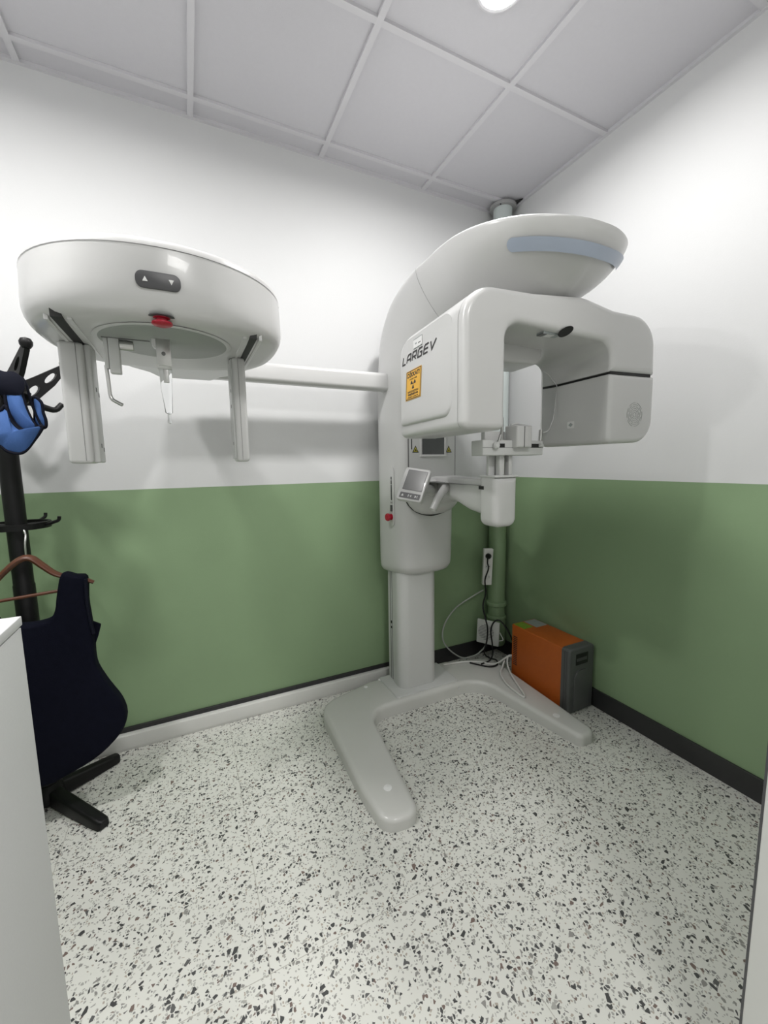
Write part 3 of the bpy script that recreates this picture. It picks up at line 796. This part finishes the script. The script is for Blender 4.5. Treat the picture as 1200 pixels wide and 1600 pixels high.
# button pad on the curved front
MB = frame((-1.952, HC[1]-.3155, 1.752), (1, 0, 0), (0, -.03, 1))
def bow(u): return .0015-.55*u*u
def curved_pad(name, outl, d0, d1, mt, parent):
    return prism(name, [Vector(q) for q in outl], d0, d1, mt, parent, 0, .0008, 2, lambda u, v, d: MB @ Vector((u, v, d+bow(u))))
cap = fillet([(-.046, -.018, .0178), (-.015, -.018, 0), (.015, -.018, 0), (.046, -.018, .0178), (.046, .018, .0178), (.015, .018, 0), (-.015, .018, 0), (-.046, .018, .0178)], 8)
bp_ = curved_pad('button_pad', cap, -.004, .003, m_dgrey, head)
separate('arrow_symbol', [curved_pad('t', [(-.032, -.005), (-.021, -.005), (-.0265, .006)], .003, .0042, m_wlabel, None), curved_pad('t', [(.021, .005), (.032, .005), (.0265, -.006)], .003, .0042, m_wlabel, None)], head)
text('pad_lettering', 'INDICATOR', .005, MB @ Matrix.Translation((0, -.034, .0005)), m_glabel, head) if False else None
estop('emergency_stop_button', Matrix.Translation((-1.952, -1.035, 1.6845)) @ Matrix.Rotation(pi, 4, 'X') @ Matrix.Diagonal((1.1, 1.1, .55, 1)), 1.0, S)
# the two hanging arms with sensor plates
sl = box('sensor_post', (-2.216, -.775, 1.345), (-2.158, -.68, 1.676), m_pl, S, .010, 4)
box('post_rear_shell', (-2.160, -.762, 1.347), (-2.143, -.682, 1.674), m_pl2, sl, .005)
box('post_seam', (-2.1755, -.7757, 1.352), (-2.1745, -.70, 1.67), m_seam, sl)
pieces('vent_slot', [((-2.1435, -.735, zz), (-2.1424, -.722, zz+.012)) for zz in (1.39, 1.55)] + [((-2.1435, -.70, zz), (-2.1424, -.69, zz+.012)) for zz in (1.38, 1.54)], m_seam, sl)
sr = box('sensor_post', (-1.772, -.765, 1.345), (-1.732, -.665, 1.676), m_pl, S, .010, 4)
box('post_rear_shell', (-1.777, -.752, 1.355), (-1.768, -.672, 1.672), m_pl2, sr, .004)
box('post_seam', (-1.7545, -.7657, 1.352), (-1.7535, -.70, 1.67), m_seam, sr)
pieces('vent_slot', [((-1.7776, -.735, zz), (-1.7764, -.725, zz+.010)) for zz in (1.40, 1.52, 1.57)], m_seam, sr)
# nose rest
nb = prism('nose_rest_bracket', fillet([(-1.985, 1.648, .012), (-1.948, 1.648, .03), (-1.942, 1.70, .002), (-1.985, 1.70, .002)], 6), -.90, -.872, m_pl, S, .002, .002, 2, XZ)
lathe('bracket_screw', [(.005, -.9), (.005, -.903), (.0005, -.9035)], (-1.957, 0, 1.682), m_metal, nb, 14, 'Y')
plate_ = prism('nose_rest_plate', fillet([(-1.975, 1.592, .003), (-1.940, 1.592, .003), (-1.940, 1.672, .003), (-1.975, 1.672, .003)], 4), -.905, -.90, m_metal, S, .001, .001, 2, XZ)
lathe('plate_screw', [(.005, -.905), (.005, -.908), (.0005, -.9085)], (-1.958, 0, 1.632), m_seam, plate_, 14, 'Y')
tube('nose_rest_rod', [(-1.957, -.9, 1.60), (-1.957, -.9, 1.54), (-1.9555, -.9, 1.478), (-1.9555, -.9, 1.474)], [.0165, .0135, .009, .004], m_clear, S, 16, 4, smooth=False)
box('rod_core', (-1.962, -.904, 1.558), (-1.950, -.896, 1.598), m_metal, S, .001)
lathe('nose_pad', [(.0005, 1.449), (.005, 1.450), (.0055, 1.456), (.004, 1.462), (.004, 1.478)], (-1.9555, -.9, 0), m_clear, S, 14)
# ear rod on the left of the turntable
er = box('ear_rod_plate', (-2.087, -.87, 1.580), (-2.062, -.845, 1.672), m_pl2, S, .003)
box('ear_rod_slide', (-2.098, -.865, 1.592), (-2.088, -.85, 1.672), m_pl2, S, .002)
lathe('ear_rod_knob', [(.0005, -2.062), (.013, -2.061), (.0135, -2.048), (.012, -2.03), (.0005, -2.029)], (0, -.86, 1.655), m_metal, S, 18, 'X')
tube('ear_rod', [(-2.096, -.86, 1.60), (-2.094, -.86, 1.555), (-2.092, -.86, 1.518), (-2.078, -.865, 1.505), (-2.066, -.868, 1.498)], .0045, m_metal, S, 8, 3)
box('turntable_slot', (-2.10, -.873, 1.6685), (-1.99, -.867, 1.6708), m_seam, head)

# ================================================================== CABLE TRUNKING along the back wall
tr_ = thing('cable_trunking', 'long white cable trunking at the foot of the green wall behind the coat rack', 'cable trunking', (-1.9, -.02, 0))
box('trunking_body', (-2.62, -.037, 0), (-.80, -.0125, .078), m_cabw, tr_, .002)
box('trunking_lid', (-2.62, -.0405, .010), (-.80, -.036, .075), m_cabw, tr_, .002)

# ================================================================== DRAIN PIPE in the corner
PX, PY = -.083, -.083
dp = thing('drain_pipe', 'vertical drain pipe in the corner, painted green below and white above', 'pipe', (PX, PY, 0))
lathe('pipe_shaft', [(.056, .15), (.056, H-.005)], (PX, PY, 0), m_pipe, dp, 32)
lathe('pipe_collar', [(.057, .36), (.066, .365), (.068, .378), (.066, .39), (.057, .395)], (PX, PY, 0), m_pipe, dp, 32)
lathe('pipe_socket', [(.057, .09), (.062, .10), (.062, .27), (.066, .275), (.067, .285), (.064, .293), (.057, .297)], (PX, PY, 0), m_pipe, dp, 32)
lathe('ceiling_flange', [(.058, H-.02), (.078, H-.02), (.080, H-.012), (.080, H-.003), (.058, H-.003)], (PX, PY, 0), m_galv, dp, 32)
lathe('flange_screw', [(.004, H-.024), (.004, H-.019)], (PX-.055, PY-.043, 0), m_black, dp, 10)

# ================================================================== EXHAUST FAN
ef = thing('exhaust_fan', 'small square white fan grille hanging askew at the foot of the corner pipe', 'fan', (-.15, -.15, .1))
FL = Vector((-.262, -.105, .222)); dirx = Vector((.55, -.835, 0)).normalized()
MF = frame(FL + dirx*.072, dirx, Vector((0, 0, 1))) @ Matrix.Rotation(math.radians(-2), 4, 'Z')
fo = prism('fan_plate', rect(.146, .160, 0, 0, .004), -.012, 0, m_fan, ef, 0, .003, 3, lambda u, v, d: MF @ Vector((u, v, d)))
gs = []
for k in range(11):
    y = -.05+.01*k; w = 2*math.sqrt(max(0, .052**2-y*y))
    if w > .02: gs.append(plate('t', rect(w, .004, -.012, y, .001), .0008, MF, m_seam))
joined('fan_grille', gs, fo)
fr = [[MF @ Vector((.035*math.cos(2*pi*k/24), .035*math.sin(2*pi*k/24), z)) for k in range(24)] for z in (-.012, -.03)]
loft('fan_duct', fr, m_dgrey, ef)
tube('fan_cord', [MF @ Vector((.06, .03, -.014)), MF @ Vector((.085, -.01, -.02)), MF @ Vector((.095, -.035, -.02)), MF @ Vector((.062, -.048, -.014))], .003, m_cabw, ef, 8)

# ================================================================== POWER STRIP
ps = thing('power_strip', 'narrow white socket strip fixed upright beside the corner pipe', 'power strip', (-.199, -.125, .53))
MQ = frame((-.199, -.125, .652), (.9, -.436, 0), (.045, 0, 1))
st_ = prism('strip_body', rect(.060, .240, 0, 0, .006), -.02, .014, m_cabw, ps, .003, .004, 3, lambda u, v, d: MQ @ Vector((u, v, d)))
for k in range(3):
    cy_ = .075-.07*k
    plate('socket', [(.019*math.cos(q*pi/10), cy_+.019*math.sin(q*pi/10)) for q in range(20)], .0006, MQ @ Matrix.Translation((0, 0, .0142)), m_fan, st_)
    separate('socket_hole', [plate('t', [(x_+.0028*math.cos(q*pi/5), cy_+.0028*math.sin(q*pi/5)) for q in range(10)], .0006, MQ @ Matrix.Translation((0, 0, .0150)), m_black) for x_ in (-.009, .009)], st_)

# ================================================================== UPS
U = thing('power_backup_unit', 'orange metal power backup unit with dark grey front on the floor by the right wall', 'power unit', (-.12, -.57, 0))
uc = box('casing', (-.205, -.735, .012), (-.022, -.365, .352), m_orange, U, .006)
ug = [((-.2062, -.372-.0, z), (-.2045, -.402, z+.0055)) for z in [.115+.0105*k for k in range(17)]]
boxes('vent', [((-.2058, -.380, z), (-.2045, -.412, z+.0055)) for z in [.105+.0115*k for k in range(16)]], m_black, uc)
uf = prism('front_panel', fillet([(-.208, .0, .006), (-.208, .358, .02), (-.018, .358, .02), (-.018, .0, .006)], 5), -.735, -.785, m_upsgrey, U, 0, .010, 3, XZ)
pieces('panel_ridge', [((-.2095, -.757, .01), (-.2075, -.753, .345)), ((-.2095, -.770, .01), (-.2075, -.766, .345))], m_dgrey, uf)
box('display_recess', (-.16, -.7862, .265), (-.07, -.784, .325), m_black, uf)
box('display_frame', (-.155, -.7875, .285), (-.078, -.7855, .302), m_dgrey, uf, .001)
prism('front_blade', fillet([(-.17, .02, .004), (-.06, .02, .004), (-.06, .20, .01), (-.085, .235, .01), (-.145, .235, .01), (-.17, .20, .01)], 3), -.784, -.792, m_upsgrey, uf, 0, .003, 2, XZ)
pieces('foot', [((-.19, -.72, 0), (-.17, -.69, .013)), ((-.05, -.72, 0), (-.03, -.69, .013)), ((-.19, -.40, 0), (-.17, -.38, .013)), ((-.05, -.40, 0), (-.03, -.38, .013))], m_black, U)
box('green_sticker', (-.20, -.46, .3518), (-.13, -.375, .3526), m_grnlabel, uc)
gs_ = box('grey_sticker', (-.118, -.475, .3518), (-.03, -.375, .3526), m_glabel, uc)
box('rear_plug', (-.15, -.366, .20), (-.115, -.345, .225), m_cabw, U, .003)

# ================================================================== CABLES
tag(tube('black_cable', [(-.222, -.155, .727), (-.232, -.165, .69), (-.224, -.165, .65), (-.246, -.16, .58), (-.240, -.16, .495), (-.268, -.17, .417), (-.281, -.205, .357), (-.284, -.235, .292), (-.288, -.235, .208), (-.290, -.215, .122), (-.26, -.225, .085), (-.23, -.26, .0775), (-.27, -.31, .0775), (-.33, -.30, .0775), (-.40, -.21, .0775)], .0048, m_blk_pl, None, 8),
    'black cable plugged into the socket strip and hanging over the fan grille', 'cable', 'black power cables')
pg = lathe('plug', [(.0005, 0), (.017, .001), (.018, .02), (.012, .032), (.006, .04)], (0, 0, 0), m_blk_pl, None, 18)
pg.data.transform(MQ @ Matrix.Translation((-.004, .075, .0155)))
pg.parent = [o for o in COL.objects if o.name.startswith('black_cable')][0]
tag(tube('black_cable', [(-.16, -.350, .17), (-.165, -.335, .215), (-.184, -.30, .290), (-.213, -.262, .338), (-.246, -.245, .322), (-.257, -.235, .265), (-.240, -.23, .18), (-.235, -.23, .11), (-.27, -.245, .0785), (-.345, -.255, .0775)], .0048, m_blk_pl, None, 8),
    'black cable arching from the back of the orange unit past the fan grille', 'cable', 'black power cables')
tag(tube('white_cable', [(-.56, -.155, .0775), (-.50, -.168, .0775), (-.424, -.185, .0775), (-.335, -.235, .0775), (-.29, -.29, .0775), (-.245, -.30, .084), (-.225, -.325, .115), (-.20, -.345, .135), (-.175, -.36, .12)], .0055, m_cabw, None, 8),
    'white cable running from the column across the base to the orange unit', 'cable', 'white cables')
tag(tube('white_cable', [(-.215, -.318, .10), (-.262, -.350, .0795), (-.318, -.400, .0775), (-.362, -.49, .0770), (-.372, -.57, .0725), (-.372, -.635, .070), (-.352, -.625, .0715), (-.325, -.56, .0740), (-.285, -.465, .0775), (-.245, -.39, .079), (-.222, -.35, .10), (-.205, -.340, .135), (-.18, -.36, .14)], .0055, m_cabw, None, 8),
    'white cable looped down over the right leg of the base', 'cable', 'white cables')
tag(tube('grey_cable', [(-.17, -.05, .469), (-.257, -.045, .436), (-.388, -.04, .377), (-.478, -.045, .285), (-.495, -.05, .192), (-.451, -.06, .112), (-.363, -.08, .045), (-.29, -.12, .062), (-.245, -.15, .11), (-.232, -.165, .15)], .0048, m_cabg, None, 8),
    'thin grey cable hanging in a wide loop against the green wall', 'cable')

# ================================================================== COAT RACK
CX, CY = -2.505, -.245
R = thing('coat_rack', 'black coat rack with a round pole, hooks and a ring, left of the x-ray machine', 'coat rack', (CX, CY, 0))
lathe('pole', [(.033, .02), (.033, .9), (.031, .905), (.031, 1.5), (.034, 1.51), (.034, 1.64), (.02, 1.66), (.0005, 1.665)], (CX, CY, 0), m_blk_pl, R, 20)
lathe('hub', [(.045, .012), (.05, .03), (.045, .075), (.036, .09)], (CX, CY, 0), m_blk_pl, R, 20)
for a in (36, -48, 132, 228):
    a = math.radians(a); d = Vector((math.cos(a), math.sin(a), 0)); pdir = Vector((-d.y, d.x, 0))
    rings = []
    ln = .328 if math.sin(a) < .5 else .262
    for t, w, h_, zb in ((0, .026, .062, .012), (.4, .026, .052, .005), (.85, .025, .040, 0), (.97, .023, .036, 0), (1.0, .016, .028, .004)):
        c = Vector((CX, CY, 0))+d*(.02+t*(ln-.02))
        q = fillet([(-w, zb, .005), (w, zb, .005), (w*.85, zb+h_, .012), (-w*.85, zb+h_, .012)], 4)
        rings.append([c+pdir*p_.x+Vector((0, 0, p_.y)) for p_ in q])
    loft('leg', rings, m_blk_pl, R, 45)
# umbrella ring
RC = (CX+.005, CY-.005)
pts = [(RC[0]+.095*math.cos(2*pi*k/40), RC[1]+.095*math.sin(2*pi*k/40)) for k in range(41)]
rings = []
for k in range(41):
    a = 2*pi*k/40; c, s = math.cos(a), math.sin(a)
    rings.append([Vector((RC[0]+r_*c, RC[1]+r_*s, z)) for r_, z in ((.088, 1.115), (.098, 1.115), (.098, 1.137), (.088, 1.137))])
rg_ = loft('umbrella_ring', rings, m_blk_pl, R, 40, cap0=False, cap1=False)
sp_l = []
for a in (30, 150, 270):
    a = math.radians(a)
    tube('ring_spoke', [(RC[0]+.025*math.cos(a), RC[1]+.025*math.sin(a), 1.125), (RC[0]+.092*math.cos(a), RC[1]+.092*math.sin(a), 1.125)], .007, m_blk_pl, rg_, 8, smooth=False)
for a in (-20, 70, 160, 250):
    a = math.radians(a); c, s = math.cos(a), math.sin(a)
    tube('ring_peg', [(RC[0]+.094*c, RC[1]+.094*s, 1.125), (RC[0]+.125*c, RC[1]+.125*s, 1.135), (RC[0]+.142*c, RC[1]+.142*s, 1.142), (RC[0]+.146*c, RC[1]+.146*s, 1.156)], .006, m_blk_pl, rg_, 8, 4)
# hook arms: a pierced blade rising outward with a ball tip, and a lower hook
def holed(name, outer, holes, th, fn, mt, parent):
    bm = bmesh.new(); es = []
    for lp in [outer]+holes:
        vs = [bm.verts.new(fn(p[0], p[1], -th/2)) for p in lp]
        es += [bm.edges.new((vs[i-1], vs[i])) for i in range(len(vs))]
    bmesh.ops.triangle_fill(bm, use_beauty=True, use_dissolve=False, edges=es)
    ex = bmesh.ops.extrude_face_region(bm, geom=bm.faces[:])
    off = fn(0, 0, th)-fn(0, 0, 0)
    bmesh.ops.translate(bm, vec=off, verts=[g for g in ex['geom'] if isinstance(g, bmesh.types.BMVert)])
    return frombm(name, bm, mt, parent, False)
def oval(cx, cy, a, b, rot, n=16):
    c, s_ = math.cos(rot), math.sin(rot)
    return [(cx+a*math.cos(2*pi*k/n)*c-b*math.sin(2*pi*k/n)*s_, cy+a*math.cos(2*pi*k/n)*s_+b*math.sin(2*pi*k/n)*c) for k in range(n)]
def hook(a):
    a = math.radians(a); d = Vector((math.cos(a), math.sin(a), 0)); pd = Vector((-d.y, d.x, 0)); o0 = Vector((CX, CY, 0))
    fn = lambda u, v, dd: o0+d*u+Vector((0, 0, v))+pd*dd
    outer = fillet([(.028, 1.565, .004), (.085, 1.568, .02), (.17, 1.655, .04), (.222, 1.728, .01), (.205, 1.742, .01), (.11, 1.680, .05), (.028, 1.630, .004)], 4)
    blade = holed('t', outer, [oval(.098, 1.625, .028, .0120, math.radians(47)), oval(.158, 1.682, .030, .0100, math.radians(46))], .016, fn, m_blk_pl, None)
    ball = lathe('t', [(.0005, -.020), (.012, -.016), (.018, -.006), (.019, .004), (.014, .014), (.0005, .019)], fn(.215, 1.744, 0), m_blk_pl, None, 16)
    joined('hook_arm', [blade, ball], R)
    tube('lower_hook', [fn(.028, 1.600, 0), fn(.08, 1.585, 0), fn(.13, 1.567, 0), fn(.165, 1.562, 0), fn(.190, 1.586, 0)], [.016, .015, .012, .011, .010], m_blk_pl, R, 10, 4)
for a in (38, -52, 128, 218): hook(a)

# ================================================================== THYROID COLLAR on the rack
TC = thing('thyroid_collar', 'blue lead thyroid collar with dark binding hanging from a rack hook', 'collar', (-2.49, -.40, 1.45))
def sheet(name, outl, y, bulge, mt, parent, th=.008):
    """cloth panel with its own thickness: outline (x, z), bellied toward the room"""
    P = [Vector(q) for q in outl]; c = sum(P, Vector((0, 0)))/len(P)
    K = 7; front, back = [], []
    def pt(p, t, s):
        q = c+(p-c)*t
        return Vector((q.x, y-bulge*(1-t*t)-s*th/2-.004*math.sin(q.x*60), q.y))
    v, f = [], []
    rings = [[pt(p, t, 1) for p in P] for t in [i/K for i in range(1, K+1)]]
    rings += [[pt(p, t, -1) for p in P] for t in [i/K for i in range(K, 0, -1)]]
    return loft(name, rings, mt, parent, 60)
yT = -.43
def c2(o_, n=4, closed=True): return [(q.x, q.y) for q in catmull([(a, b, 0) for a, b in o_], n, closed)]
bo = c2([(-2.5, 1.442), (-2.471, 1.503), (-2.448, 1.524), (-2.437, 1.535), (-2.43, 1.494), (-2.412, 1.464), (-2.393, 1.456), (-2.369, 1.465), (-2.35, 1.474), (-2.352, 1.461), (-2.374, 1.427), (-2.399, 1.393), (-2.42, 1.383), (-2.447, 1.391), (-2.464, 1.41), (-2.487, 1.422)])
sheet('bib_panel', bo, -.435, .022, m_blue, TC)
tube('bib_binding', [(x, -.438, z) for x, z in bo+bo[:1]], .0048, m_bind, TC, 8, smooth=False)
io = c2([(-2.44, 1.590), (-2.42, 1.594), (-2.400, 1.588), (-2.39, 1.53), (-2.379, 1.493), (-2.371, 1.472), (-2.394, 1.462), (-2.414, 1.470), (-2.431, 1.498), (-2.44, 1.536)])
sheet('neck_panel', io, -.415, .012, m_blue, TC)
tube('neck_binding', [(x, -.418, z) for x, z in io+io[:1]], .0050, m_bind, TC, 8, smooth=False)
lo_ = c2([(-2.375, 1.572), (-2.356, 1.558), (-2.354, 1.524), (-2.349, 1.498), (-2.351, 1.476), (-2.364, 1.472), (-2.378, 1.489), (-2.376, 1.523)])
sheet('side_panel', lo_, -.385, .008, m_blue, TC)
tube('side_binding', [(x, -.390, z) for x, z in lo_+lo_[:1]], .0050, m_bind, TC, 8, smooth=False)
st1 = c2([(-2.499, 1.636), (-2.465, 1.655), (-2.434, 1.647), (-2.411, 1.648), (-2.393, 1.634), (-2.384, 1.61), (-2.391, 1.586), (-2.404, 1.573), (-2.445, 1.573), (-2.474, 1.567), (-2.504, 1.556)])
sheet('neck_strap', st1, -.422, .010, m_bind, TC)
tube('hanging_loop', [(-2.397, -.40, 1.636), (-2.387, -.40, 1.61), (-2.382, -.40, 1.562), (-2.373, -.40, 1.521), (-2.364, -.40, 1.489), (-2.355, -.40, 1.474)], .0075, m_bind, TC, 8, ell=.5)
tube('hanging_loop', [(-2.49, -.41, 1.63), (-2.50, -.41, 1.56), (-2.495, -.42, 1.47)], .008, m_bind, TC, 8, ell=.5)

# ================================================================== HANGER AND APRON
yA = -.37
HG = thing('coat_hanger', 'brown wooden coat hanger on the black rack', 'hanger', (-2.45, yA, .93))
hp = [(-2.585, .905), (-2.55, .94), (-2.51, .985), (-2.47, 1.018), (-2.44, 1.020), (-2.41, .99), (-2.375, .955), (-2.33, .935), (-2.29, .922), (-2.265, .908)]
tube('hanger_shoulder', [(x, yA+.0, z) for x, z in hp], [.012, .015, .018, .020, .020, .019, .017, .014, .013, .011], m_wood, HG, 12, 5, ell=.55)
tube('hanger_bar', [(-2.555, yA, .878), (-2.36, yA, .892)], .006, m_wood, HG, 8, smooth=False)
tube('hanger_hook', [(-2.452, yA, 1.02), (-2.452, yA+.005, 1.07), (-2.452, yA+.02, 1.10), (-2.458, yA+.03, 1.118), (-2.462, yA+.045, 1.105)], .003, m_metal, HG, 6, 4)
AP = thing('lead_apron', 'dark navy lead apron vest hanging from the wooden hanger', 'apron', (-2.42, yA, .4))
ao = [(-2.355, .955), (-2.315, .945), (-2.282, .932), (-2.285, .85), (-2.282, .78), (-2.278, .70), (-2.280, .64), (-2.275, .585), (-2.245, .505), (-2.212, .43), (-2.200, .36), (-2.222, .305), (-2.29, .245), (-2.38, .20), (-2.48, .165),
      (-2.62, .18), (-2.72, .25), (-2.74, .45), (-2.68, .62), (-2.64, .72), (-2.64, .93), (-2.58, .955), (-2.56, .90), (-2.55, .82), (-2.52, .795), (-2.46, .785), (-2.405, .795), (-2.385, .825), (-2.375, .88)]
ao = c2(ao, 3)
def apfn(u, v, d):
    b = .030*math.sin((u+2.8)*16)*min(1, max(0, (.95-v)/.4))
    return Vector((u, yA+d*(1+.5*max(0, (.9-v)))-.35*b, v))
prism('apron_body', [Vector(q) for q in ao], -.028, .028, m_navy, AP, .014, .014, 4, apfn, 60)
prism('side_tab', fillet([(-2.29, .765, .004), (-2.256, .742, .006), (-2.268, .70, .004), (-2.29, .64, .004)], 3), yA-.005, yA+.01, m_navy, AP, .002, .002, 2, XZ)
tube('binding', [(x, yA-.03-.0, z) for x, z in ((-2.282, .93), (-2.285, .85), (-2.282, .78), (-2.276, .72))], .006, m_bind, AP, 8)

# ================================================================== CABINET at the left edge
CBX, CBY, CBZ = -2.228, -1.19, 1.05
CB = thing('cabinet', 'tall white cabinet cut off by the left edge of the frame', 'cabinet', (-2.5, -1.5, 0))
box('cabinet_body', (-2.85, -1.95, 0), (CBX-.002, CBY-.003, CBZ-.022), m_cab, CB, .001)
box('cabinet_top', (-2.855, -1.955, CBZ-.018), (CBX, CBY, CBZ), m_cab, CB, .0015)
